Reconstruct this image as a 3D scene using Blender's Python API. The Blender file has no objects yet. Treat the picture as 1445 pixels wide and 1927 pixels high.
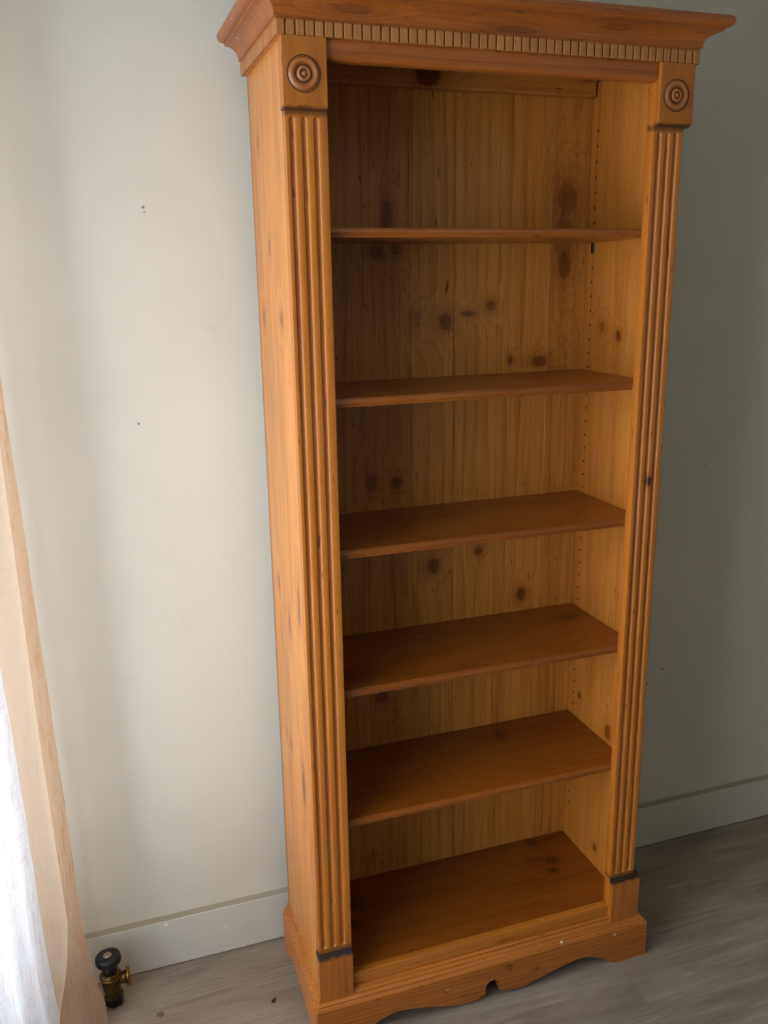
import bpy, bmesh, math, random
from mathutils import Vector, Matrix

scene = bpy.context.scene
random.seed(7)

# ---------------------------------------------------------------- camera, light, exposure
def set_camera():
    yaw, pitch, roll = 0.3263, -0.2594, -0.0158
    c, s = math.cos(yaw), math.sin(yaw)
    r = Vector((c, -s, 0)); f = Vector((s, c, 0)); u = Vector((0, 0, 1))
    c, s = math.cos(pitch), math.sin(pitch)
    f2 = c*f + s*u; u2 = -s*f + c*u
    c, s = math.cos(roll), math.sin(roll)
    R = c*r + s*u2; U = -s*r + c*u2
    cd = bpy.data.cameras.new('camera'); co = bpy.data.objects.new('camera', cd)
    scene.collection.objects.link(co)
    m = Matrix((R, U, -f2)).transposed().to_4x4()
    m.translation = Vector((-0.3638, -1.5611, 1.6397))
    co.matrix_world = m
    cd.sensor_fit = 'VERTICAL'; cd.sensor_height = 24.0
    cd.lens = 1654.3/1927*24.0
    cd.clip_start = 0.02
    scene.camera = co
set_camera()

WORLD_STRENGTH = 18.0
WORLD_COLOR = (0.85, 0.945, 1.0, 1)
w = bpy.data.worlds.new('daylight'); scene.world = w; w.use_nodes = True
bg = w.node_tree.nodes['Background']
bg.inputs[0].default_value = WORLD_COLOR; bg.inputs[1].default_value = WORLD_STRENGTH

# the window in the left wall: world light enters through it
WX, WY0, WY1, WZ0, WZ1 = -0.95, -1.36, 0.04, 0.25, 2.20
pl = bpy.data.lights.new('window_portal', 'AREA'); pl.shape = 'RECTANGLE'
pl.size = WZ1-WZ0; pl.size_y = WY1-WY0; pl.cycles.is_portal = True
po = bpy.data.objects.new('window_portal', pl); scene.collection.objects.link(po)
po.location = (WX-0.13, (WY0+WY1)/2, (WZ0+WZ1)/2); po.rotation_euler = (0, -math.pi/2, 0)

scene.view_settings.view_transform = 'Standard'
scene.view_settings.look = 'None'
scene.view_settings.gamma = 1
scene.view_settings.use_curve_mapping = False
scene.view_settings.exposure = 0.12

# ---------------------------------------------------------------- helpers
COL = scene.collection
def srgb(r, g, b):
    f = lambda v: v/12.92 if v <= 0.04045 else ((v+0.055)/1.055)**2.4
    return (f(r/255), f(g/255), f(b/255), 1)

def link(name, me, mat, parent=None, loc=None):
    o = bpy.data.objects.new(name, me); COL.objects.link(o)
    if mat is not None and not me.materials: me.materials.append(mat)
    if parent is not None: o.parent = parent
    if loc is not None: o.location = loc
    return o

def mesh(name, verts, faces, smooth=False):
    me = bpy.data.meshes.new(name); me.from_pydata([tuple(v) for v in verts], [], faces)
    bm = bmesh.new(); bm.from_mesh(me)
    bmesh.ops.recalc_face_normals(bm, faces=bm.faces)
    bm.to_mesh(me); bm.free()
    if smooth:
        for p in me.polygons: p.use_smooth = True
    return me

def bev(o, w=0.0015, seg=2, angle=35):
    m = o.modifiers.new('bevel', 'BEVEL'); m.width = w; m.segments = seg
    m.limit_method = 'ANGLE'; m.angle_limit = math.radians(angle)
    return o

def box(x0, x1, y0, y1, z0, z1):
    v = [(x, y, z) for x in (x0, x1) for y in (y0, y1) for z in (z0, z1)]
    f = [(0, 1, 3, 2), (4, 6, 7, 5), (0, 4, 5, 1), (2, 3, 7, 6), (0, 2, 6, 4), (1, 5, 7, 3)]
    return mesh('box', v, f)

def extrude_profile_x(prof, x0, x1):
    """closed profile of (y, z) swept along x"""
    n = len(prof)
    v = [(x0, y, z) for y, z in prof] + [(x1, y, z) for y, z in prof]
    f = [(i, (i+1) % n, n+(i+1) % n, n+i) for i in range(n)] + [tuple(range(n)), tuple(range(2*n-1, n-1, -1))]
    return mesh('profile', v, f)

def sweep3(prof, W, D, fl=1.0, fr=1.0):
    """open profile of (outset, z) swept around left, front and right with mitred corners, closed behind"""
    n = len(prof)
    v = []
    for k in range(4):
        for o, z in prof:
            if k == 0: v.append((-o*fl, D, z))
            if k == 1: v.append((-o*fl, -o, z))
            if k == 2: v.append((W+o*fr, -o, z))
            if k == 3: v.append((W+o*fr, D, z))
    f = []
    for k in range(3):
        for i in range(n-1):
            f.append((k*n+i, k*n+i+1, (k+1)*n+i+1, (k+1)*n+i))
        f.append((k*n+n-1, k*n, (k+1)*n, (k+1)*n+n-1))
    f.append(tuple(range(n))); f.append(tuple(range(4*n-1, 3*n-1, -1)))
    return mesh('sweep', v, f)

def lathe(prof, seg=40):
    """profile of (r, h) about +Z"""
    v = []; f = []; n = len(prof)
    for k in range(seg):
        a = 2*math.pi*k/seg
        for r, h in prof: v.append((r*math.cos(a), r*math.sin(a), h))
    for k in range(seg):
        j = (k+1) % seg
        for i in range(n-1): f.append((k*n+i, k*n+i+1, j*n+i+1, j*n+i))
    me = mesh('lathe', v, f, True)
    bm = bmesh.new(); bm.from_mesh(me); bmesh.ops.remove_doubles(bm, verts=bm.verts, dist=1e-6)
    bmesh.ops.recalc_face_normals(bm, faces=bm.faces); bm.to_mesh(me); bm.free()
    return me

# ---------------------------------------------------------------- node helpers
class NT:
    def __init__(s, name):
        s.m = bpy.data.materials.new(name); s.m.use_nodes = True
        s.t = s.m.node_tree; s.N = s.t.nodes; s.L = s.t.links
        s.N.clear(); s.out = s.N.new('ShaderNodeOutputMaterial')
    def put(s, sock, v):
        if isinstance(v, bpy.types.NodeSocket): s.L.new(v, sock)
        elif v is not None: sock.default_value = v
    def math(s, op, a, b=None, c=None, clamp=False):
        n = s.N.new('ShaderNodeMath'); n.operation = op; n.use_clamp = clamp
        s.put(n.inputs[0], a); s.put(n.inputs[1], b)
        if c is not None: s.put(n.inputs[2], c)
        return n.outputs[0]
    def vmath(s, op, a, b=None):
        n = s.N.new('ShaderNodeVectorMath'); n.operation = op
        s.put(n.inputs[0], a); s.put(n.inputs[1], b)
        return n.outputs['Value'] if op in ('DOT_PRODUCT', 'LENGTH', 'DISTANCE') else n.outputs[0]
    def xyz(s, x, y, z):
        n = s.N.new('ShaderNodeCombineXYZ'); s.put(n.inputs[0], x); s.put(n.inputs[1], y); s.put(n.inputs[2], z)
        return n.outputs[0]
    def sep(s, v):
        n = s.N.new('ShaderNodeSeparateXYZ'); s.put(n.inputs[0], v); return n.outputs
    def coord(s, k='Object'):
        return s.N.new('ShaderNodeTexCoord').outputs[k]
    def noise(s, v, scale=1.0, detail=3, rough=.5, dist=0.0):
        n = s.N.new('ShaderNodeTexNoise'); s.put(n.inputs['Vector'], v)
        n.inputs['Scale'].default_value = scale; n.inputs['Detail'].default_value = detail
        n.inputs['Roughness'].default_value = rough; n.inputs['Distortion'].default_value = dist
        return n.outputs[0]
    def ramp(s, f, stops, interp='LINEAR'):
        n = s.N.new('ShaderNodeValToRGB'); s.put(n.inputs[0], f); cr = n.color_ramp; cr.interpolation = interp
        cr.elements[0].position = stops[0][0]; cr.elements[0].color = stops[0][1]
        cr.elements[1].position = stops[1][0]; cr.elements[1].color = stops[1][1]
        for p, c in stops[2:]:
            e = cr.elements.new(p); e.color = c
        return n.outputs[0]
    def mix(s, f, a, b, blend='MIX'):
        n = s.N.new('ShaderNodeMix'); n.data_type = 'RGBA'; n.blend_type = blend
        s.put(n.inputs[0], f); s.put(n.inputs[6], a); s.put(n.inputs[7], b)
        return n.outputs[2]
    def maprange(s, v, a, b, c=0.0, d=1.0):
        n = s.N.new('ShaderNodeMapRange'); n.clamp = True
        s.put(n.inputs[0], v); s.put(n.inputs[1], a); s.put(n.inputs[2], b); s.put(n.inputs[3], c); s.put(n.inputs[4], d)
        return n.outputs[0]
    def bump(s, h, strength=.2, dist=.001):
        n = s.N.new('ShaderNodeBump'); s.put(n.inputs['Height'], h)
        n.inputs['Strength'].default_value = strength; n.inputs['Distance'].default_value = dist
        return n.outputs[0]
    def bsdf(s, color, rough=.5, metal=0, normal=None, coat=0, spec=.5):
        n = s.N.new('ShaderNodeBsdfPrincipled'); s.put(n.inputs['Base Color'], color)
        s.put(n.inputs['Roughness'], rough); n.inputs['Metallic'].default_value = metal
        n.inputs['Specular IOR Level'].default_value = spec
        if coat: n.inputs['Coat Weight'].default_value = coat; n.inputs['Coat Roughness'].default_value = .25
        if normal is not None: s.L.new(normal, n.inputs['Normal'])
        s.L.new(n.outputs[0], s.out.inputs[0]); return n

G = lambda v: (v, v, v, 1)

def wood(name, light, dark, along='Z', knots=(), rough=.38, ring=.55, freq=26, seed=0.0,
         stain=None, specks=0.0, ringaxis=None, coat=.15, knotcol=(70, 30, 8), tone=.35):
    """glazed pine: growth-ring bands along one axis, bent around knots.
    knots: (a, b, size across, size along, darkness) in the two face axes"""
    light = (light[0]*1.02, light[1]*1.01, light[2]*.86); dark = (dark[0]*1.02, dark[1], dark[2]*.84)
    t = NT(name); P = t.coord('Object'); s = t.sep(P)
    X, Y, Z = s[0], s[1], s[2]
    rnd = t.N.new('ShaderNodeObjectInfo').outputs['Random']
    off = t.math('MULTIPLY_ADD', rnd, 17.0, seed)
    if along == 'Z': A, B, Wd = X, Y, Z       # across, depth, along
    elif along == 'X': A, B, Wd = Z, Y, X
    else: A, B, Wd = Z, X, Y
    # growth field
    n1 = t.noise(t.xyz(t.math('MULTIPLY', A, 5.0), t.math('MULTIPLY_ADD', B, 5.0, off), t.math('MULTIPLY_ADD', Wd, .30, off)), 1.0, 2, .5)
    n2 = t.noise(t.xyz(t.math('MULTIPLY', A, 30.0), t.math('MULTIPLY_ADD', B, 30.0, off), t.math('MULTIPLY', Wd, 3.0)), 1.0, 2, .5)
    h = t.math('ADD', t.math('MULTIPLY', t.math('ADD', A, t.math('MULTIPLY', B, .8)), float(freq)), t.math('MULTIPLY', n1, 7.0))
    h = t.math('MULTIPLY_ADD', n2, .7, h)
    core = None; halo = None
    wob = t.noise(P, 60.0, 2, .5)
    for (k, (a, b, ra, rb, dk)) in enumerate(knots):
        if ringaxis: p, q = ringaxis
        else: p, q = {'Z': (X, Z), 'X': (X, Z), 'Y': (X, Y)}[along]
        if isinstance(p, str): p = s['XYZ'.index(p)]
        if isinstance(q, str): q = s['XYZ'.index(q)]
        dx = t.math('MULTIPLY', t.math('SUBTRACT', p, a), 1/ra)
        dz = t.math('MULTIPLY', t.math('SUBTRACT', q, b), 1/rb)
        d2 = t.math('ADD', t.math('MULTIPLY', dx, dx), t.math('MULTIPLY', dz, dz))
        d2 = t.math('MULTIPLY', d2, t.math('MULTIPLY_ADD', wob, 1.2, .4))
        g = t.math('EXPONENT', t.math('MULTIPLY', d2, -.16))
        h = t.math('MULTIPLY_ADD', g, 2.6, h)
        hb = t.math('MULTIPLY', t.math('EXPONENT', t.math('MULTIPLY', d2, -.30)), dk)
        c = t.math('MULTIPLY', t.math('ADD', t.maprange(d2, 1.0, .5, 0, .62), t.math('MULTIPLY', t.maprange(t.math('ABSOLUTE', t.math('SUBTRACT', d2, .85)), .35, .1), .45)), dk)
        core = c if core is None else t.math('MAXIMUM', core, c)
        halo = hb if halo is None else t.math('MAXIMUM', halo, hb)
    fr = t.math('FRACT', h)
    band = t.ramp(fr, [(0.0, G(.0)), (.62, G(.35)), (.86, G(1)), (1.0, G(.0))])
    fib = t.noise(t.xyz(t.math('MULTIPLY', A, 420.0), t.math('MULTIPLY', B, 420.0), t.math('MULTIPLY_ADD', Wd, 9.0, off)), 1.0, 3, .6)
    broad = t.noise(t.xyz(t.math('MULTIPLY', A, 16.0), t.math('MULTIPLY_ADD', B, 9.0, off), t.math('MULTIPLY', Wd, 1.6)), 1.0, 3, .5)
    streak = t.noise(t.xyz(t.math('MULTIPLY', A, 58.0), t.math('MULTIPLY_ADD', B, 58.0, off), t.math('MULTIPLY_ADD', Wd, 2.2, off)), 1.0, 2, .55)
    amt = t.math('MULTIPLY', band, ring*.75)
    amt = t.math('ADD', amt, t.math('MULTIPLY', t.math('SUBTRACT', streak, .45), .85))
    amt = t.math('ADD', amt, t.math('MULTIPLY', t.math('SUBTRACT', broad, .45), tone*2.0))
    amt = t.math('ADD', amt, t.math('MULTIPLY', t.math('SUBTRACT', fib, .5), 1.1))
    amt = t.math('ADD', amt, t.math('MULTIPLY', t.math('SUBTRACT', rnd, .5), .18), None)
    amt = t.maprange(amt, 0.0, 1.0)
    col = t.mix(amt, srgb(*light), srgb(*dark))
    if halo is not None:
        col = t.mix(t.math('MULTIPLY', halo, .75), col, srgb(dark[0]*.80, dark[1]*.62, dark[2]*.45))
        col = t.mix(t.math('MULTIPLY', core, .96), col, srgb(*knotcol))
    # small dark pin marks in the grain
    pin = t.noise(t.xyz(t.math('MULTIPLY', A, 160.0), t.math('MULTIPLY_ADD', B, 160.0, off), t.math('MULTIPLY', Wd, 30.0)), 1.0, 1, .5)
    col = t.mix(t.math('MULTIPLY', t.maprange(pin, .71, .77), .7), col, srgb(60, 30, 12))
    if stain:   # dark glaze left in a bevel or crevice: (axis, lo, hi, strength)
        for ax, lo, hi, st in stain:
            a = s['XYZ'.index(ax)]
            nn = t.math('MULTIPLY', t.math('SUBTRACT', t.noise(P, 70.0, 2, .5), .5), (hi-lo)*.5)
            a2 = t.math('ADD', a, nn); mid = (lo+hi)/2; hw = (hi-lo)/2
            k = t.math('ABSOLUTE', t.math('SUBTRACT', a2, mid))
            col = t.mix(t.math('MULTIPLY', t.maprange(k, hw*1.15, hw*.4), st), col, srgb(42, 24, 14))
    if specks:
        vo = t.N.new('ShaderNodeTexVoronoi'); t.put(vo.inputs['Vector'], P); vo.inputs['Scale'].default_value = 38
        sz = t.math('MULTIPLY', t.maprange(t.noise(P, 11.0, 1), .56, .74), .13*specks)
        col = t.mix(t.math('LESS_THAN', vo.outputs['Distance'], sz), col, srgb(222, 200, 176))
    hgt = t.math('ADD', t.math('MULTIPLY', fib, .5), t.math('MULTIPLY', band, .5))
    rg = t.math('MULTIPLY_ADD', fib, .18, rough-.09)
    t.bsdf(col, rg, 0, t.bump(hgt, .22, .0006), coat)
    return t.m

def wallpaint(name, col, scale=1.0):
    t = NT(name); P = t.coord('Object')
    n = t.noise(P, 2.2, 3, .5); f = t.noise(P, 160.0, 3, .6); d = t.noise(P, 14.0, 4, .6)
    c = t.mix(t.maprange(n, .3, .7), srgb(*col), srgb(*[v*.965 for v in col]))
    c = t.mix(t.math('MULTIPLY', t.maprange(d, .62, .8), .25), c, srgb(*[v*.86 for v in col]))
    t.bsdf(c, .6, 0, t.bump(f, .12*scale, .0008))
    return t.m

def plain(name, col, rough=.5, metal=0, bumpy=0, var=.12, scale=40, coat=0):
    t = NT(name); P = t.coord('Object'); n = t.noise(P, scale, 4, .6)
    c = t.mix(t.maprange(n, .35, .7), srgb(*col), srgb(*[v*(1-var) for v in col]))
    t.bsdf(c, rough, metal, t.bump(n, bumpy, .001) if bumpy else None, coat)
    return t.m

# ---------------------------------------------------------------- materials
M_wall = wallpaint('painted_plaster', (214, 209, 194))
M_base = wallpaint('painted_baseboard', (206, 203, 191), .5)
M_ceil = wallpaint('ceiling_paint', (225, 222, 214))
M_dark = plain('dark_hole', (18, 14, 11), .8)

def floor_mat():
    t = NT('grey_wood_floor'); P = t.coord('Object'); s = t.sep(P)
    rnd = t.N.new('ShaderNodeObjectInfo').outputs['Random']
    off = t.math('MULTIPLY', rnd, 23.0)
    v = t.xyz(t.math('MULTIPLY_ADD', s[0], 3.0, off), t.math('MULTIPLY', s[1], 22.0), off)
    n = t.noise(v, 1.0, 4, .55, .6)
    v2 = t.xyz(t.math('MULTIPLY_ADD', s[0], 9.0, off), t.math('MULTIPLY', s[1], 150.0), off)
    f = t.noise(v2, 1.0, 4, .6)
    b = t.noise(P, 5.0, 4, .6)
    c = t.mix(t.maprange(n, .3, .72), srgb(166, 152, 136), srgb(124, 112, 99))
    c = t.mix(t.math('MULTIPLY', t.maprange(f, .35, .75), .5), c, srgb(104, 94, 84))
    c = t.mix(t.math('MULTIPLY', t.maprange(b, .45, .8), .35), c, srgb(166, 152, 138))
    ln = t.noise(t.xyz(t.math('MULTIPLY_ADD', s[0], 5.0, off), t.math('MULTIPLY', s[1], 70.0), off), 1.0, 2, .5)
    c = t.mix(t.math('MULTIPLY', t.maprange(ln, .62, .74), .35), c, srgb(200, 187, 170))
    c = t.mix(t.math('MULTIPLY', rnd, .12), c, srgb(120, 108, 96))
    t.bsdf(c, t.math('MULTIPLY_ADD', f, .2, .42), 0, t.bump(f, .15, .0006))
    return t.m
M_floor = floor_mat()

# ---------------------------------------------------------------- setting
WALLY = 0.360; BBY = 0.339
RX, RY, RZ = 3.5, -4.0, 2.5

def struct(name, me, mat, parent=None):
    o = link(name, me, mat, parent)
    if parent is None: o['kind'] = 'structure'
    return o

floor = struct('floor', box(WX-.1, RX, RY, WALLY, -0.06, -0.004), plain('subfloor', (70, 62, 54), .9))
PW = 0.2145
def add_planks():
    rows = []
    y = 0.2445
    ys = [(0.2445, WALLY-.003)]
    while y > -1.9:
        ys.append((y-PW, y)); y -= PW
    k = 0
    for i, (a, b) in enumerate(ys):
        L = 1.22
        x0 = {0: .3, 1: .33, 2: .7405, 3: .05, 4: .52}.get(i, random.uniform(0, L))
        x = x0
        while x > WX-.08: x -= L
        while x < RX-.01:
            xa, xb = max(x, WX-.09), min(x+L, RX-.005)
            if xb-xa > .02:
                g = .00035
                me = box(xa+g, xb-g, a+g, b-g, -0.004, 0.0)
                o = link('plank', me, M_floor, floor)
                bev(o, .0006, 1)
            x += L
add_planks()
rest = box(WX-.09, RX-.005, RY+.01, -1.91, -.004, 0.0)
link('floorboards', rest, M_floor, floor)

wall_back = struct('wall_back', box(WX-.1, RX+.1, WALLY, WALLY+.12, -.06, RZ+.1), M_wall)
struct('baseboard_back', box(WX+.001, RX-.001, BBY, WALLY-.0002, .0025, .1318), M_base); bev(bpy.data.objects['baseboard_back'], .0016, 2)
cap = link('baseboard_cap', box(WX+.002, RX-.002, BBY+.0012, WALLY-.0004, .1310, .1326), wallpaint('beige_ledge', (168, 160, 140)), bpy.data.objects['baseboard_back'])  # thin strip along the baseboard top, a darker beige than its face
struct('ceiling', box(WX-.1, RX+.1, RY-.1, WALLY, RZ, RZ+.1), M_ceil)
struct('wall_right', box(RX, RX+.1, RY, WALLY-.0005, -.06, RZ), M_wall)
struct('wall_front', box(WX-.1, RX+.1, RY-.1, RY, -.06, RZ), M_wall)
def left_wall():
    vs = []; fs = []
    parts = [(RY, WY0, -.06, RZ), (WY1, WALLY-.0005, -.06, RZ), (WY0, WY1, -.06, WZ0), (WY0, WY1, WZ1, RZ)]
    for (a, b, c, d) in parts:
        n = len(vs)
        vs += [(x, y, z) for x in (WX-.1, WX) for y in (a, b) for z in (c, d)]
        fs += [tuple(n+i for i in q) for q in [(0, 1, 3, 2), (4, 6, 7, 5), (0, 4, 5, 1), (2, 3, 7, 6), (0, 2, 6, 4), (1, 5, 7, 3)]]
    struct('wall_left', mesh('wall', vs, fs), M_wall)
left_wall()

def window():
    me_f = []
    t = NT('window_glass')
    tr = t.N.new('ShaderNodeBsdfTransparent'); gl = t.N.new('ShaderNodeBsdfGlossy'); gl.inputs['Roughness'].default_value = .02
    fr = t.N.new('ShaderNodeFresnel'); fr.inputs[0].default_value = 1.35
    mx = t.N.new('ShaderNodeMixShader'); t.L.new(fr.outputs[0], mx.inputs[0]); t.L.new(tr.outputs[0], mx.inputs[1]); t.L.new(gl.outputs[0], mx.inputs[2])
    t.L.new(mx.outputs[0], t.out.inputs[0])
    white = plain('window_frame_white', (228, 228, 224), .4)
    root = bpy.data.objects.new('window_1', None); COL.objects.link(root); root['kind'] = 'structure'
    root.location = (0, 0, 0)
    x0, x1 = WX-.075, WX-.03; w = .05
    for nm, b in [('jamb', (x0, x1, WY0, WY0+w, WZ0, WZ1)), ('jamb', (x0, x1, WY1-w, WY1, WZ0, WZ1)),
                  ('sill', (x0, x1+.01, WY0+w, WY1-w, WZ0, WZ0+w)), ('head', (x0, x1, WY0+w, WY1-w, WZ1-w, WZ1)),
                  ('mullion', (x0, x1, -.86, -.80, WZ0+w, WZ1-w))]:
        bev(link(nm, box(*b), white, root), .002)
    for a, b in ((WY0+w, -.86), (-.80, WY1-w)):
        link('pane', box(WX-.058, WX-.054, a, b, WZ0+w, WZ1-w), t.m, root)
window()

# small marks on the wall
def disc(x, y, z, r, mat, parent, name, th=.0006, sx=1.0, rot=0):
    v = []; n = 10
    for yy in (y, y+th):
        for k in range(n):
            a = 2*math.pi*k/n; px, pz = r*sx*math.cos(a), r*math.sin(a)
            v.append((x+px*math.cos(rot)-pz*math.sin(rot), yy, z+px*math.sin(rot)+pz*math.cos(rot)))
    f = [tuple(range(n)), tuple(range(2*n-1, n-1, -1))]+[(k, (k+1) % n, n+(k+1) % n, n+k) for k in range(n)]
    return link(name, mesh('disc', v, f), mat, parent)
M_mark = plain('old_mark', (140, 128, 116), .8)
for x, z, r, sx, ro in [(-.215, 1.786, .0028, 1, 0), (-.213, 1.777, .0016, 1, 0), (-.2602, 1.350, .0026, 1, .3), (1.0683, 2.047, .0016, 4, .3),
                 (1.2008, 1.1376, .0016, 2.4, 0), (1.1125, .557, .0018, 3.2, -.45), (-.19, 2.35, .0018, 1, 0)]:
    disc(x, WALLY-.0007, z, r, M_mark, wall_back, 'nail_mark', .001, sx, ro)
M_chip = plain('white_chip', (242, 240, 232), .6)
bb = bpy.data.objects['baseboard_back']
disc(-.30, BBY-.0006, .122, .0028, M_chip, bb, 'paint_chip', .0007, 1.9, .15)
disc(-.156, BBY-.0006, .075, .0018, M_chip, bb, 'paint_chip', .0007, 1.9, .15)
disc(-.115, BBY-.002, .006, .0028, M_chip, bb, 'paint_chip', .002, 1, .15)

# painted-over wall outlet
M_slot = plain('painted_slot', (120, 114, 104), .8)
def outlet():
    root = bpy.data.objects.new('wall_outlet', None); COL.objects.link(root)
    root.location = (1.055, WALLY, .498)
    root['label'] = 'wall outlet painted the wall colour, half hidden behind the bookcase'; root['category'] = 'outlet'
    bev(link('cover_plate', box(-.035, .035, -.0045, .0, -.0585, .0585), M_wall, root), .0025, 3)
    for s in (1, -1):
        zc = .0195*s
        v = []; n = 24
        for yy in (-.006, -.003):
            for k in range(n):
                a = 2*math.pi*k/n
                v.append((.0165*math.cos(a), yy, zc+max(-.013, min(.013, .0165*math.sin(a)))))
        f = [tuple(range(n)), tuple(range(2*n-1, n-1, -1))]+[(k, (k+1) % n, n+(k+1) % n, n+k) for k in range(n)]
        r = link('receptacle', mesh('rec', v, f), M_wall, root)
        for sx in (-1, 1):
            link('slot', box(sx*.0062-.0011, sx*.0062+.0011, -.0063, -.0055, zc+.0005, zc+.0085), M_slot, r)
        disc(0, -.0065, zc-.0085, .0024, M_dark, r, 'ground_hole', .001)
outlet()

# ---------------------------------------------------------------- bookcase
W, D, H = .80, .315, 2.10
book = bpy.data.objects.new('bookcase', None); COL.objects.link(book)
book.location = (W/2, D/2, 0)
book['label'] = 'tall honey pine bookcase with fluted pilasters and five empty shelves'
book['category'] = 'bookcase'
OFF = tuple(-v for v in book.location)
def part(name, me, mat, parent=None, b=.0012, seg=2):
    o = link(name, me, mat, parent or book)
    if parent is None: o.location = OFF
    if b: bev(o, b, seg)
    return o

PL, PD = (190, 118, 50), (146, 80, 24)          # front frame pine
SL, SD = (206, 136, 64), (148, 80, 26)         # outer side
BL, BD = (206, 144, 76), (138, 82, 32)         # back boards
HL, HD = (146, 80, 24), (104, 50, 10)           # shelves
CL, CD = (160, 90, 38), (112, 56, 20)           # cornice and rail

left_knots = [(.2376, 1.8952, .004, .012, .9), (.1737, 1.7016, .004, .014, .9), (.2594, 1.564, .009, .013, .7), (.0934, 1.57, .011, .013, .8),
              (.2377, 1.002, .007, .013, .7), (.1472, .937, .007, .022, .8), (.0526, .99, .008, .02, .7), (.19, .634, .006, .012, .7),
              (.0766, .592, .010, .034, 1), (.052, 1.02, .006, .03, .8), (.2305, .639, .006, .012, .5)]
M_sideL = wood('pine_side_outer', SL, SD, 'Z', left_knots, ringaxis=('Y', 'Z'), ring=.45, freq=14, knotcol=(84, 48, 26), stain=[('Y', .296, .325, .5)])
right_knots = [(.2215, 1.5255, .012, .013, .6), (.1556, 1.5075, .0085, .0095, 1), (.2467, .59, .006, .008, .9), (.112, .552, .012, .02, .8), (.143, .205, .006, .008, .9)]
M_sideR = wood('pine_side_inner', (204, 134, 64), (160, 94, 36), 'Z', right_knots, ringaxis=('Y', 'Z'), ring=.5, freq=18)
SI = .026
part('side_panel', box(0, SI, .022, D, 0, 2.05), M_sideL)
sr = part('side_panel', box(W-SI, W, .022, D, 0, 2.05), M_sideR)

# peg holes down the inside of the right panel
def peg_holes():
    z = .26
    proto = None
    while z < 1.95:
        if min(abs(z-s) for s in (1.72, 1.414, 1.116, .816, .514)) > .012:
            if proto is None:
                v = []; n = 8
                for xx in (W-SI-.0004, W-SI+.001):
                    for k in range(n):
                        a = 2*math.pi*k/n; v.append((xx, .0024*math.cos(a), .0031*math.sin(a)))
                f = [tuple(range(n)), tuple(range(2*n-1, n-1, -1))]+[(k, (k+1) % n, n+(k+1) % n, n+k) for k in range(n)]
                proto = mesh('hole', v, f)
            o = link('peg_hole', proto, M_dark, sr); o.location = (0, .2745, z)
        z += .0325
peg_holes()

# back boards
back_knots = [(.2835, 1.765, .010, .034, .9), (.7177, 1.81, .024, .032, .7), (.712, 1.72, .020, .065, .55), (.716, 1.664, .014, .03, .9), (.2583, 1.694, .015, .012, .8), (.303, 1.6996, .013, .010, .7),
    (.4188, 1.5448, .0135, .017, .95), (.4732, 1.5608, .014, .006, .8), (.5311, 1.577, .011, .012, .8), (.3449, 1.5527, .013, .022, .35),
    (.6588, 1.4459, .017, .012, .9), (.5823, 1.4516, .006, .009, .9), (.2978, 1.1852, .010, .013, .95), (.2386, 1.19, .012, .022, .7), (.03, 1.34, .02, .03, .5),
    (.3887, .9718, .014, .018, .95), (.5071, .9954, .010, .010, .9), (.6259, .8684, .012, .015, .95), (.2553, .6504, .016, .014, .8)]
M_back = wood('pine_back_boards', BL, BD, 'Z', back_knots, ring=.5, freq=30, knotcol=(98, 40, 12))
bp = link('back_panel', box(SI, W-SI, .308, .3125, .10, 2.05), M_back, book); bp.location = OFF
xs = [SI+.0003, .2265, .3333, .440, .5495, .5795, .6782, W-SI-.0003]
for a, b in zip(xs[:-1], xs[1:]):
    gj = .0007 if abs(b-.5495) < .01 or abs(b-.440) < .001 else .00028
    o = link('board', box(a+.00025, b-gj, .301+random.uniform(-.0002, .0002), .3082, .13, 2.05), M_back, bp); bev(o, .0004, 1)

# fluted pilasters
def pilaster(x0, x1, z0, z1, flutes, fr, ft, fb, depth=.0042):
    """front board with three rounded grooves that end in half-spheres"""
    xsn = {x0, x1}
    for c in flutes:
        for k in range(-6, 7): xsn.add(c+fr*math.sin(k/6*math.pi/2))
    xl = sorted(xsn)
    zl = [z0, fb]
    for k in range(1, 7): zl.append(fb+fr*(1-math.cos(k/6*math.pi/2)))
    n = 14
    za, zb = fb+fr, ft-fr
    for k in range(1, n): zl.append(za+(zb-za)*k/n)
    for k in range(6, 0, -1): zl.append(ft-fr*(1-math.cos(k/6*math.pi/2)))
    zl += [ft, z1]
    def dep(x, z):
        for c in flutes:
            dx = (x-c)/fr
            dz = 0
            if z < fb+fr: dz = (fb+fr-z)/fr
            if z > ft-fr: dz = (z-ft+fr)/fr
            q = 1-dx*dx-dz*dz
            if q > 1e-9: return depth*math.sqrt(q)
        return 0
    v = []; f = []; nx = len(xl)
    for z in zl:
        for x in xl: v.append((x, dep(x, z), z))
    for j in range(len(zl)-1):
        for i in range(nx-1): f.append((j*nx+i, j*nx+i+1, (j+1)*nx+i+1, (j+1)*nx+i))
    n0 = len(v); N = len(zl)
    # back and sides
    v += [(x0, .022, z0), (x1, .022, z0), (x1, .022, z1), (x0, .022, z1)]
    f.append((n0, n0+3, n0+2, n0+1))
    f.append(tuple([j*nx for j in range(N)])+(n0+3, n0)); f.append(tuple([j*nx+nx-1 for j in range(N-1, -1, -1)])+(n0+1, n0+2))
    f.append(tuple(range(nx))+(n0+1, n0)); f.append(tuple(range((N-1)*nx+nx-1, (N-1)*nx-1, -1))+(n0+3, n0+2))
    me = mesh('pilaster', v, f)
    return me
PILx = [(0.0, .0738), (.727, .7945)]
FL = [[.0122, .0335, .0545], [.7405, .7590, .7782]]
FR = [.0056, .0052]
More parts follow.
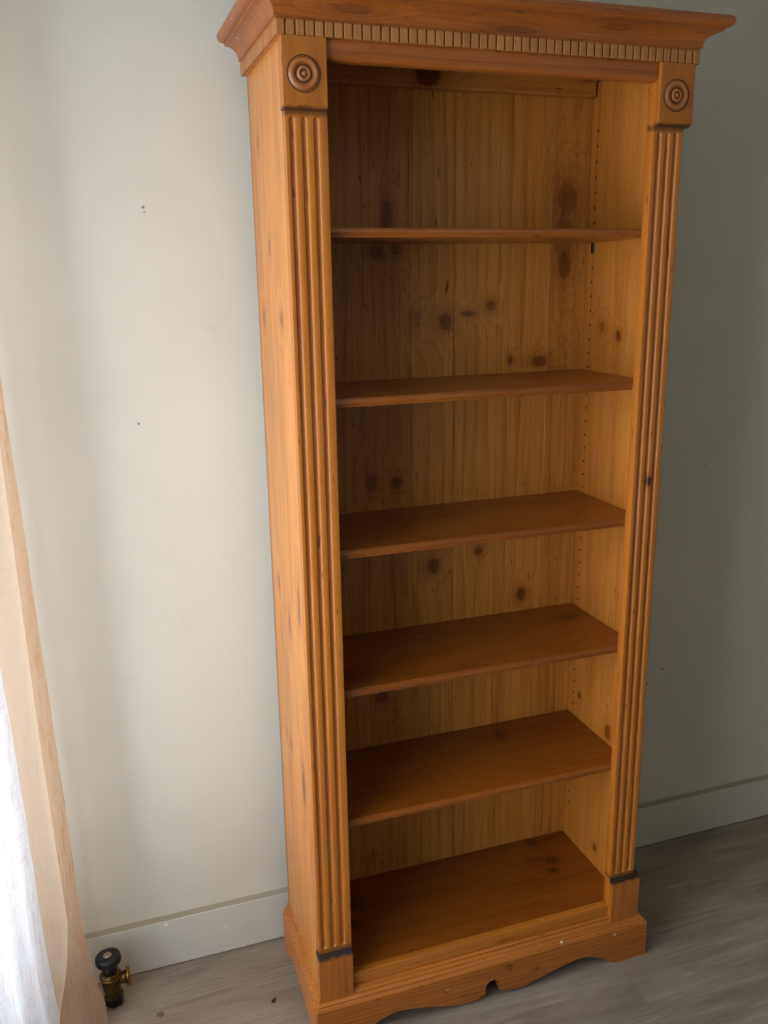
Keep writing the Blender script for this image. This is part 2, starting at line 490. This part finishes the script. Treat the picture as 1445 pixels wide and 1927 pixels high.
M_pilL = wood('pine_pilaster', (184, 112, 44), (148, 80, 26), 'Z', [], ring=.35, freq=30, stain=[('Z', .222, .236, .5), ('Z', 1.906, 1.922, .6)], seed=3)
M_pilR = wood('pine_pilaster_knotty', (184, 112, 44), (148, 80, 26), 'Z', [(.7666, 1.2109, .006, .009, 1.2)], ring=.35, freq=30, knotcol=(30, 14, 8), stain=[('Z', .222, .236, .6), ('Z', 1.906, 1.922, .6)], seed=5)
for (x0, x1), fl, fr, m in zip(PILx, FL, FR, (M_pilL, M_pilR)):
    o = part('pilaster', pilaster(x0, x1, .10, 2.03, fl, fr, 1.9065, .2365), m, None, 0)
    bev(o, .0014, 2, 60)
    for p in o.data.polygons: p.use_smooth = abs(p.normal.z) < .99
    o.data.shade_smooth() if hasattr(o.data, 'shade_smooth') else None
    e = o.modifiers.new('es', 'EDGE_SPLIT'); e.split_angle = math.radians(38)

# corner blocks with turned rosettes
M_block = wood('pine_corner_block', (172, 104, 38), (136, 74, 24), 'Z', [], ring=.3, freq=30, seed=9, stain=[('Z', 1.908, 1.922, .85)])
def ros_mat():
    t = NT('rosette_glaze'); P = t.coord('Object'); s = t.sep(P)
    r = t.math('SQRT', t.math('ADD', t.math('MULTIPLY', s[0], s[0]), t.math('MULTIPLY', s[1], s[1])))
    c = t.ramp(t.math('MULTIPLY', r, 1/.030), [(0, srgb(196, 126, 62)), (.12, srgb(184, 112, 50)), (.17, srgb(84, 46, 20)), (.24, srgb(160, 94, 40)), (.36, srgb(190, 116, 54)),
        (.44, srgb(66, 34, 16)), (.54, srgb(156, 90, 38)), (.72, srgb(184, 110, 50)), (.86, srgb(140, 80, 34)), (.93, srgb(34, 20, 12)), (1.0, srgb(60, 34, 18))])
    n = t.noise(P, 220.0, 3)
    c = t.mix(t.math('MULTIPLY', n, .3), c, srgb(96, 52, 24))
    t.bsdf(c, .34, 0, None, .25); return t.m
M_ros = ros_mat()
def wave(r):   # turned profile height
    pts = [(0, .0040), (.0028, .0036), (.0044, .0010), (.0056, .0012), (.0082, .0046), (.0106, .0038), (.0128, .0004), (.0146, .0006), (.0185, .0040), (.0222, .0046), (.0252, .0030), (.0268, -.0001), (.0276, -.0001), (.0284, .0010), (.0292, .0003)]
    return pts
ros_me = lathe([(r, h) for r, h in wave(0)], 48)
for bx, rx, sc in (((-.0045, .0728), .0322, 1.0), ((.7275, .8045), .7640, 1.0)):
    prof = [(-.0125, 1.9245), (-.0115, 1.9205), (-.0085, 1.9175), (-.003, 1.9155), (.0, 1.9150), (.012, 1.9150), (.012, 2.0275), (-.0125, 2.0275)]
    o = part('corner_block', extrude_profile_x(prof, *bx), M_block, None, .0016)
    r = link('rosette', ros_me, M_ros, o)
    r.location = (rx, -.0124, 1.9700); r.rotation_euler = (math.pi/2, 0, 0)
    r.scale = (sc, sc, 1)

# plinth blocks
M_plinth = wood('pine_plinth_block', (180, 106, 44), (122, 66, 22), 'Z', [], ring=.4, freq=40, seed=2, stain=[('Z', .2135, .232, 1.0)])
for bx in ((-.0035, .0728), (.7275, .8045)):
    prof = [(-.0125, .10), (-.0125, .2145), (.0, .2262), (.014, .2262), (.014, .10)]
    part('plinth_block', extrude_profile_x(prof, *bx), M_plinth, None, .0009)

# rails
M_rail = wood('pine_top_rail', CL, CD, 'X', [], ring=.6, freq=60, seed=6)
prof = [(-.004, 2.0275), (-.0045, 2.002), (-.0035, 1.9985), (-.0005, 1.9958), (.004, 1.9945), (.018, 1.9945), (.020, 1.996), (.020, 2.0275)]
part('top_rail', extrude_profile_x(prof, .0735, .7272), M_rail, None, .0005)
M_brail = wood('pine_back_rail', (190, 128, 66), (140, 82, 36), 'X', [(.3671, 2.044, .026, .022, 1.1), (.7443, 2.058, .010, .006, 1.2)], ring=.5, freq=50, seed=1, knotcol=(66, 22, 8))
part('back_rail', box(SI+.0005, W-SI-.004, .279, .3008, 2.0185, 2.095), M_brail, None, .005, 3)
M_sill = wood('pine_bottom_rail', (190, 118, 48), (152, 84, 28), 'X', [(.45, .13, .02, .004, .4)], ring=.5, freq=50, seed=4)
part('bottom_rail', box(.0737, .7271, .0015, .020, .085, .1515), M_sill, None, .0015)
part('top_board', box(SI, W-SI, .0, D-.003, 2.085, 2.094), M_brail, None, 0)

# frieze behind the dentils, closing the carcass
M_frz = wood('pine_frieze', (176, 112, 56), (130, 74, 32), 'X', [], seed=8)
part('frieze', sweep3([(.0075, 2.0276), (.0075, 2.0499), (-.018, 2.0499), (-.018, 2.0276)], W, D-.001), M_frz, None, 0)

# dentils
M_dent = wood('pine_dentil', (172, 116, 70), (136, 84, 46), 'Z', [], ring=.3, freq=40, seed=11, tone=.5)
dm = part('dentil_moulding', sweep3([(.0074, 2.0278), (.0098, 2.0278), (.0098, 2.0502), (.0074, 2.0502)], W, D-.001), plain('dentil_ground', (128, 84, 44), .5), None, 0)
def dentils():
    n = 50; x0, x1 = -.0128, .8128; p = (x1-x0)/n
    me = box(-p/2+.0013, p/2-.0013, -.0128, -.0090, 2.0274, 2.0506)
    for k in range(n):
        o = link('dentil', me, M_dent, dm); o.location = (x0+(k+.5)*p, 0, 0); bev(o, .0013, 2)
    m = 20; y0, y1 = -.0128, D-.001; q = (y1-y0)/m
    ml = box(-.0128, -.0090, -q/2+.0026, q/2-.0026, 2.0274, 2.0506)
    for k in range(m):
        o = link('dentil', ml, M_dent, dm); o.location = (0, y0+(k+.5)*q, 0); bev(o, .0013, 2)
    mr = box(W+.0090, W+.0128, -q/2+.0013, q/2-.0013, 2.0274, 2.0506)
    for k in range(m):
        o = link('dentil', mr, M_dent, dm); o.location = (0, y0+(k+.5)*q, 0); bev(o, .0013, 2)
dentils()

# cornice
M_corn = wood('pine_cornice', CL, CD, 'X', [(.12, 2.07, .03, .006, .5), (.42, 2.06, .04, .006, .5), (.62, 2.075, .03, .004, .4)], ring=.55, freq=60, seed=7, specks=1.2)
cp = [(-.01, 2.0504), (.0115, 2.0504), (.0115, 2.0535), (.0150, 2.0545), (.0153, 2.0590)]
for k in range(1, 9):
    a = k/8*math.pi/2
    cp.append((.0155+.0235*(1-math.cos(a)), 2.0590+.0205*math.sin(a)))
cp += [(.0410, 2.0800), (.0412, 2.0842), (.0440, 2.0846)]
for k in range(0, 9):
    a = -math.pi/2+k/8*math.pi
    cp.append((.0445+.0105*math.cos(a), 2.0955+.0109*math.sin(a)))
cp += [(.0300, 2.1064), (-.01, 2.1064)]
co = part('cornice', sweep3(cp, W, D), M_corn, None, 0)
part('top_cover', box(-.009, W+.009, .011, D-.001, 2.0945, 2.1060), M_corn, None, 0)

# shelves
def shelf(z, mat, front=.0225, th=.0170):
    p = [(front+.004, z), (front+.0032, z-.0016), (front+.0012, z-.0022), (front, z-.0045), (front-.0012, z-.0080),
         (front-.0002, z-.0118), (front+.0016, z-.0136), (front+.0012, z-.0150), (front+.0022, z-th), (.3005, z-th), (.3005, z)]
    return part('shelf', extrude_profile_x(p, SI+.0006, W-SI-.0014), mat, None, .0005)
sk = {1.7292: [], 1.4229: [(.484, .1814, .05, .012, .3)], 1.1241: [(.61, .233, .045, .014, .6), (.53, .24, .02, .006, .4)],
      .8253: [(.7173, .2209, .022, .013, .8), (.12, .09, .06, .03, .5)], .5228: [(.5443, .2408, .010, .018, .8), (.5506, .1244, .02, .006, .3)]}
for i, (z, kn) in enumerate(sk.items()):
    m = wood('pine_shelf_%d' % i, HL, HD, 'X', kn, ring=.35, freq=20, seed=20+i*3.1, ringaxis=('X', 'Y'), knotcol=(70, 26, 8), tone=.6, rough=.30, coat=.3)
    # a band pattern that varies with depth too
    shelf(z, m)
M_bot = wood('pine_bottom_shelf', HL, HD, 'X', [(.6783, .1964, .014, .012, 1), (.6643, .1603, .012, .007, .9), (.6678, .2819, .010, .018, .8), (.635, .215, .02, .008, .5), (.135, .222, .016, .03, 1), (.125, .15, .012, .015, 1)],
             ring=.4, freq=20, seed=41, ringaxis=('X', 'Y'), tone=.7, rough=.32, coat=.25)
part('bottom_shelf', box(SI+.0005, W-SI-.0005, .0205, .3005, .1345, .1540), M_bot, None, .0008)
# the support peg under the first shelf
pg = link('shelf_peg', box(W-SI-.0035, W-SI+.001, .2695, .2795, 1.6895, 1.7118), plain('steel_peg', (58, 54, 52), .4, .8), sr)
bev(pg, .002, 3)

# base moulding and boards
M_bm = wood('pine_base_moulding', (188, 114, 46), (120, 66, 20), 'X', [], ring=.65, freq=70, seed=13, specks=1.6)
prof = [(.0, .1225), (.0045, .1215), (.0062, .1195), (.0066, .1150), (.0100, .1128), (.0118, .1122), (.0125, .1090), (.0150, .1066), (.0178, .1046), (.0185, .1012), (.0222, .0985), (.0246, .0950), (.0250, .0925), (.0, .0925)]
part('base_moulding', sweep3(prof, W, D, .62, 1.0), M_bm, None, .0003, 1)

def interp(pts, x):
    for (a, b), (c, d) in zip(pts[:-1], pts[1:]):
        if a <= x <= c:
            t = (x-a)/(c-a) if c > a else 0
            return b+(d-b)*t
    return 0
def smooth_curve(pts, n=6):
    """Catmull-Rom through the points"""
    out = []
    P = [pts[0]]+list(pts)+[pts[-1]]
    for i in range(1, len(P)-2):
        for k in range(n):
            t = k/n; r = []
            for d in (0, 1):
                p0, p1, p2, p3 = P[i-1][d], P[i][d], P[i+1][d], P[i+2][d]
                r.append(.5*((2*p1)+(-p0+p2)*t+(2*p0-5*p1+4*p2-p3)*t*t+(-p0+3*p1-3*p2+p3)*t**3))
            out.append(tuple(r))
    out.append(pts[-1]); return out
c0 = .406
half = [(.017, .0225), (.020, .0180), (.032, .0138), (.050, .0108), (.088, .0115), (.130, .0220), (.173, .0330), (.216, .0415), (.245, .0420), (.270, .0350), (.295, .0245), (.318, .0085), (.331, .0)]
sm = smooth_curve(half, 5)
hole = [(.0, .0535), (.006, .0522), (.0115, .0485), (.0160, .0440), (.0180, .0370), (.0176, .0300), (.0180, .0245), (.0186, .0215)]
hs = smooth_curve(hole, 3)
right_side = [(c0+x, z) for x, z in hs+[p for p in sm if p[0] > .0190]]
bottom = [(2*c0-x, z) for x, z in reversed(right_side)] + right_side[1:]
def strip_board(pts, zt, d0, d1, axis):
    """board whose lower edge follows pts (s, z); extruded from d0 to d1"""
    v = []; f = []
    for d in (d0, d1):
        for q, z in pts:
            for zz in (max(z, 0), zt): v.append((q, d, zz) if axis == 'X' else (d, q, zz))
    n = len(pts)
    ix = lambda k, i, t: k*2*n+2*i+t
    for i in range(n-1):
        for k in (0, 1): f.append((ix(k, i, 0), ix(k, i+1, 0), ix(k, i+1, 1), ix(k, i, 1)))
        for t in (0, 1): f.append((ix(0, i, t), ix(0, i+1, t), ix(1, i+1, t), ix(1, i, t)))
    for i in (0, n-1): f.append((ix(0, i, 0), ix(0, i, 1), ix(1, i, 1), ix(1, i, 0)))
    return mesh('board', v, f)
def base_front():
    return strip_board([(-.0155, 0)]+bottom+[(W+.025, 0)], .0926, -.025, -.003, 'X')
M_bb = wood('pine_base_board', (180, 106, 42), (116, 62, 18), 'X', [(.52, .05, .006, .003, .7), (.45, .07, .004, .002, .8)], ring=.7, freq=85, seed=15, specks=1.5)
o = part('base_board', base_front(), M_bb, None, 0)
def base_side(xa, xb):
    pts = smooth_curve([(-.0029, 0), (.03, .0), (.0586, .0056), (.10, .0190), (.147, .0270), (.20, .0290), (.24, .0210), (.262, .0060), (.27, 0)], 5)
    return strip_board(pts+[(D, 0)], .0926, xa, xb, 'Y')
M_bs = wood('pine_base_side', (196, 120, 60), (146, 82, 36), 'Y', [], ring=.5, freq=60, seed=17)
part('base_board', base_side(-.0155, -.0002), M_bs, None, 0)
part('base_board', base_side(W+.0002, W+.025), M_bs, None, 0)
# corner foot glued inside at the back left
part('foot_block', box(.001, .03, .255, .285, .0, .05), plain('dark_foot', (48, 28, 18), .7), None, .002)

# ---------------------------------------------------------------- radiator valve
def valve():
    brass = plain('aged_brass', (168, 128, 62), .36, 1, .1, .5, 60)
    brass2 = plain('dull_brass', (120, 96, 58), .45, 1, .1, .5, 80)
    darkm = plain('dark_metal', (52, 46, 46), .4, .8, .1, .3, 80)
    blk = plain('black_plastic', (9, 11, 18), .5, 0, 0, .2, 30)
    steel = plain('steel_screw', (190, 176, 158), .35, .8, .1, .3, 300)
    root = bpy.data.objects.new('radiator_valve', None); COL.objects.link(root)
    root.location = (-.434, .262, 0); root.rotation_euler = (math.radians(-3), math.radians(-2), 0)
    root['label'] = 'old brass radiator valve with a black round knob on the floor beside the curtain'
    root['category'] = 'radiator valve'
    link('pipe', lathe([(0, -.02), (.009, -.02), (.009, .012), (0, .012)], 20), darkm, root)
    # hex nut
    v = []
    for z, r in ((.005, .0205), (.009, .0235), (.027, .0235), (.031, .0205)):
        for k in range(6):
            a = math.pi/3*k+.35; v.append((r*math.cos(a), r*math.sin(a), z))
    f = [tuple(range(6)), tuple(range(23, 17, -1))]+[(j*6+k, j*6+(k+1) % 6, j*6+6+(k+1) % 6, j*6+6+k) for j in range(3) for k in range(6)]
    bev(link('hex_nut', mesh('nut', v, f), darkm, root), .001)
    link('body', lathe([(0, .028), (.0165, .028), (.018, .034), (.0195, .044), (.0215, .060), (.0222, .074), (.0240, .078), (.0245, .082), (.0240, .085), (.0205, .088), (.018, .090), (0, .090)], 36), brass2, root)
    link('collar_ring', lathe([(.0218, .0755), (.0250, .0775), (.0250, .0795), (.0222, .0815)], 36), brass, root)
    link('bonnet', lathe([(0, .0885), (.0160, .0885), (.0165, .094), (.0130, .100), (.0115, .112), (.0, .112)], 28), darkm, root)
    k = link('knob', lathe([(0, .108), (.018, .108), (.0265, .1135), (.0288, .117), (.0290, .1265), (.0275, .1315), (.0245, .1335), (.0, .1335)], 48), blk, root)
    link('screw_cap', lathe([(0, .1335), (.0, .1352), (.0030, .1347), (.0085, .1350), (.0096, .1342), (.0098, .1330)], 28), steel, k)
    link('screw_slot', lathe([(.0, .1360), (.0022, .1358), (.0026, .1340)], 12), brass, k)
    p = link('side_port', lathe([(0, .012), (.0125, .012), (.0135, .026), (.0145, .030), (.0145, .033), (0, .033)], 30), brass2, root)
    p.location = (0, 0, .066); p.rotation_euler = (0, math.pi/2, 0)
    p = link('flange_ring', lathe([(.009, .034), (.0190, .034), (.0212, .0360), (.0212, .0400), (.0190, .0420), (.0125, .0420), (.0115, .0400), (.009, .036)], 36), brass, root)
    p.location = (0, 0, .066); p.rotation_euler = (0, math.pi/2, 0)
valve()

# ---------------------------------------------------------------- curtains
def fabric(name, col, trans, opac_lo, weave, fine=900.0, slub=.5, lines=None, tint=(1, 1, 1)):
    t = NT(name)
    U = t.sep(t.coord('UV'))
    u, v = U[0], U[1]          # metres along the cloth, metres down
    nu = t.noise(t.xyz(t.math('MULTIPLY', u, fine*.55), t.math('MULTIPLY', v, 14.0), 0.0), 1.0, 2, .6)
    nv = t.noise(t.xyz(t.math('MULTIPLY', u, 18.0), t.math('MULTIPLY', v, fine*.5), 3.0), 1.0, 2, .6)
    th = t.math('MAXIMUM', t.maprange(nu, .52, .64), t.math('MULTIPLY', t.maprange(nv, .54, .66), .8))
    c = t.mix(t.math('MULTIPLY', th, slub), srgb(*col), srgb(col[0]*.90, col[1]*.80, col[2]*.76))
    if lines:
        ln = t.noise(t.xyz(t.math('MULTIPLY', u, 70.0), t.math('MULTIPLY', v, .5), 7.0), 1.0, 1, .5)
        c = t.mix(t.math('MULTIPLY', t.maprange(ln, .60, .72), lines), c, srgb(226, 176, 152))
    d = t.N.new('ShaderNodeBsdfDiffuse'); t.put(d.inputs[0], c)
    tr = t.N.new('ShaderNodeBsdfTranslucent'); t.put(tr.inputs[0], c)
    m1 = t.N.new('ShaderNodeMixShader'); m1.inputs[0].default_value = trans
    t.L.new(d.outputs[0], m1.inputs[1]); t.L.new(tr.outputs[0], m1.inputs[2])
    tp = t.N.new('ShaderNodeBsdfTransparent')
    tp.inputs[0].default_value = (*tint, 1)
    m2 = t.N.new('ShaderNodeMixShader')
    op = t.math('MULTIPLY_ADD', th, weave, opac_lo, clamp=True)     # threads are denser than the gaps
    t.L.new(op, m2.inputs[0]); t.L.new(tp.outputs[0], m2.inputs[1]); t.L.new(m1.outputs[0], m2.inputs[2])
    b = t.bump(th, .35, .0008)
    t.L.new(b, d.inputs['Normal']); t.L.new(b, tr.inputs['Normal'])
    t.L.new(m2.outputs[0], t.out.inputs[0])
    return t.m

def cloth(name, rows, mat, parent=None, sub=4, nz=40, wave=None, thick=.0008):
    """rows: [(z, [(x, y), ...])] from top to bottom; columns joined smoothly"""
    rows = sorted(rows, key=lambda r: -r[0])
    nc = len(rows[0][1])
    zs = [r[0] for r in rows]
    def row_at(z):
        for (za, a), (zb, b) in zip(rows[:-1], rows[1:]):
            if zb <= z <= za:
                t = (za-z)/(za-zb); t = t*t*(3-2*t)*.5+t*.5
                return [(p[0]+(q[0]-p[0])*t, p[1]+(q[1]-p[1])*t) for p, q in zip(a, b)]
        return rows[-1][1]
    V = []; UVs = []; F = []; n = None
    zz = [zs[0]+(zs[-1]-zs[0])*(k/nz)**.8 for k in range(nz+1)]
    for z in zz:
        c = smooth_curve(row_at(z), sub)
        L = 0; pr = None
        for i, (x, y) in enumerate(c):
            if pr: L += math.hypot(x-pr[0], y-pr[1])
            pr = (x, y)
            dx = dy = 0
            if wave: dx, dy = wave(i/(len(c)-1), L, z)
            V.append((x+dx, y+dy, z)); UVs.append((L, z))
        n = len(c)
    for j in range(len(zz)-1):
        for i in range(n-1): F.append((j*n+i, j*n+i+1, (j+1)*n+i+1, (j+1)*n+i))
    me = bpy.data.meshes.new(name); me.from_pydata(V, [], F)
    uv = me.uv_layers.new(name='UVMap')
    for lp in me.loops: uv.data[lp.index].uv = UVs[lp.vertex_index]
    for p in me.polygons: p.use_smooth = True
    o = link(name, me, mat, parent)
    return o

M_beige = fabric('beige_linen', (255, 238, 222), .86, .90, .08, 700, .35)
M_hem = fabric('slubby_linen_hem', (234, 204, 176), .74, .78, .20, 500, 1.0)
M_white = fabric('sheer_white_weave', (232, 238, 250), .46, .80, .18, 420, .9, .6, (1, .94, .82))

ex = [(2.36, -.520), (1.48, -.510), (1.05, -.5005), (.565, -.4898), (.22, -.4835), (.12, -.472), (.06, -.452), (.012, -.449)]
hx = [(2.36, -.532), (1.29, -.520), (1.06, -.5196), (.85, -.5197), (.62, -.5157), (.27, -.5085), (.16, -.527), (.085, -.5486), (.012, -.556)]
def lerp(t, z):
    t = sorted(t)
    for (a, b), (c, d) in zip(t[:-1], t[1:]):
        if a <= z <= c: return b+(d-b)*(z-a)/(c-a)
    return t[0][1] if z < t[0][0] else t[-1][1]
ZR = [2.36, 1.9, 1.48, 1.05, .75, .565, .4, .29, .22, .16, .12, .085, .06, .03, .012]
beige_rows = []; hem_rows = []
for z in ZR:
    e, h = lerp(ex, z), lerp(hx, z)
    mid = ((e+h)/2-.003+.010*max(0, 1-abs(z-.12)/.13), .232-.018*max(0, 1-abs(z-.10)/.14))
    q = -.075*max(0, 1-z/.16)**.8
    hem_rows.append((z, [(e, .262+q), (mid[0], mid[1]+q), (h, .200+q)]))
    beige_rows.append((z, [(h, .200+q), (h-.010, .186+q), (h-.032, .172+q*.4), (h-.065, .165), (h-.11, .17), (h-.15, .20)]))
beige = cloth('beige_curtain', beige_rows, M_beige)
beige['label'] = 'beige linen curtain hanging against the back wall behind the white sheer'
beige['category'] = 'curtain'
hem = cloth('hem', hem_rows, M_hem, beige)

wx = [(2.36, -.585), (1.2, -.569), (.95, -.5625), (.60, -.5535), (.45, -.5533), (.33, -.5515), (.20, -.5456), (.14, -.541), (.06, -.545), (.012, -.545)]
white_rows = []
for z in ZR:
    x = lerp(wx, z)
    pts = [(x, .120), (x-.018, .085), (x-.022, .045), (x-.045, .005), (x-.052, -.04)]
    y = -.09; k = 0
    while y > -1.12:
        pts.append((-.645-.028*(k % 2)-.07*min(1, -y), y)); y -= .05; k += 1
    white_rows.append((z, pts))
wh = cloth('sheer_curtain', white_rows, M_white, sub=3)
wh['label'] = 'white sheer woven curtain at the left edge of the picture, nearest the camera'
wh['category'] = 'curtain'

# rod that carries both curtains (above the picture)
rod = bpy.data.objects.new('curtain_rod', None); COL.objects.link(rod); rod.location = (-.63, 0, 2.385)
rod['label'] = 'white metal curtain rod above both curtains'; rod['category'] = 'curtain rod'
M_rod = plain('rod_white', (220, 218, 212), .4)
r = link('rod', lathe([(0, -1.9), (.011, -1.9), (.011, .33), (0, .33)], 16), M_rod, rod); r.rotation_euler = (-math.pi/2, 0, 0)
for y in (.30, -1.8):
    link('bracket', box(-.3195, .006, y-.006, y+.006, -.008, .006), M_rod, rod)

# ---------------------------------------------------------------- crumbs on the floor
def fleck(x, y, rx, ry, h, mat, label, rot=0, pts=7, tip=0):
    v = []
    for k in range(pts):
        a = 2*math.pi*k/pts; q = 1+random.uniform(-.15, .15)+(tip if k == 0 else 0)
        px, py = rx*q*math.cos(a), ry*q*math.sin(a)
        v.append((px*math.cos(rot)-py*math.sin(rot), px*math.sin(rot)+py*math.cos(rot), 0))
    v += [(p[0]*.9, p[1]*.9, h) for p in v[:pts]]
    f = [tuple(range(pts)), tuple(range(2*pts-1, pts-1, -1))]+[(k, (k+1) % pts, pts+(k+1) % pts, pts+k) for k in range(pts)]
    o = link('floor_debris', mesh('fleck', v, f), mat); o.location = (x, y, .0001)
    o['label'] = label; o['category'] = 'debris'; return o
fleck(-.0801, .1439, .0065, .0045, .003, plain('bark_brown', (70, 42, 28), .8), 'dark brown bark fleck on the floor near the bookcase base', .9, 6, .8)
fleck(-.3357, .1950, .0095, .0085, .0012, plain('tan_spot', (122, 98, 72), .7), 'round tan crumb on the floor near the radiator valve', 0, 14)
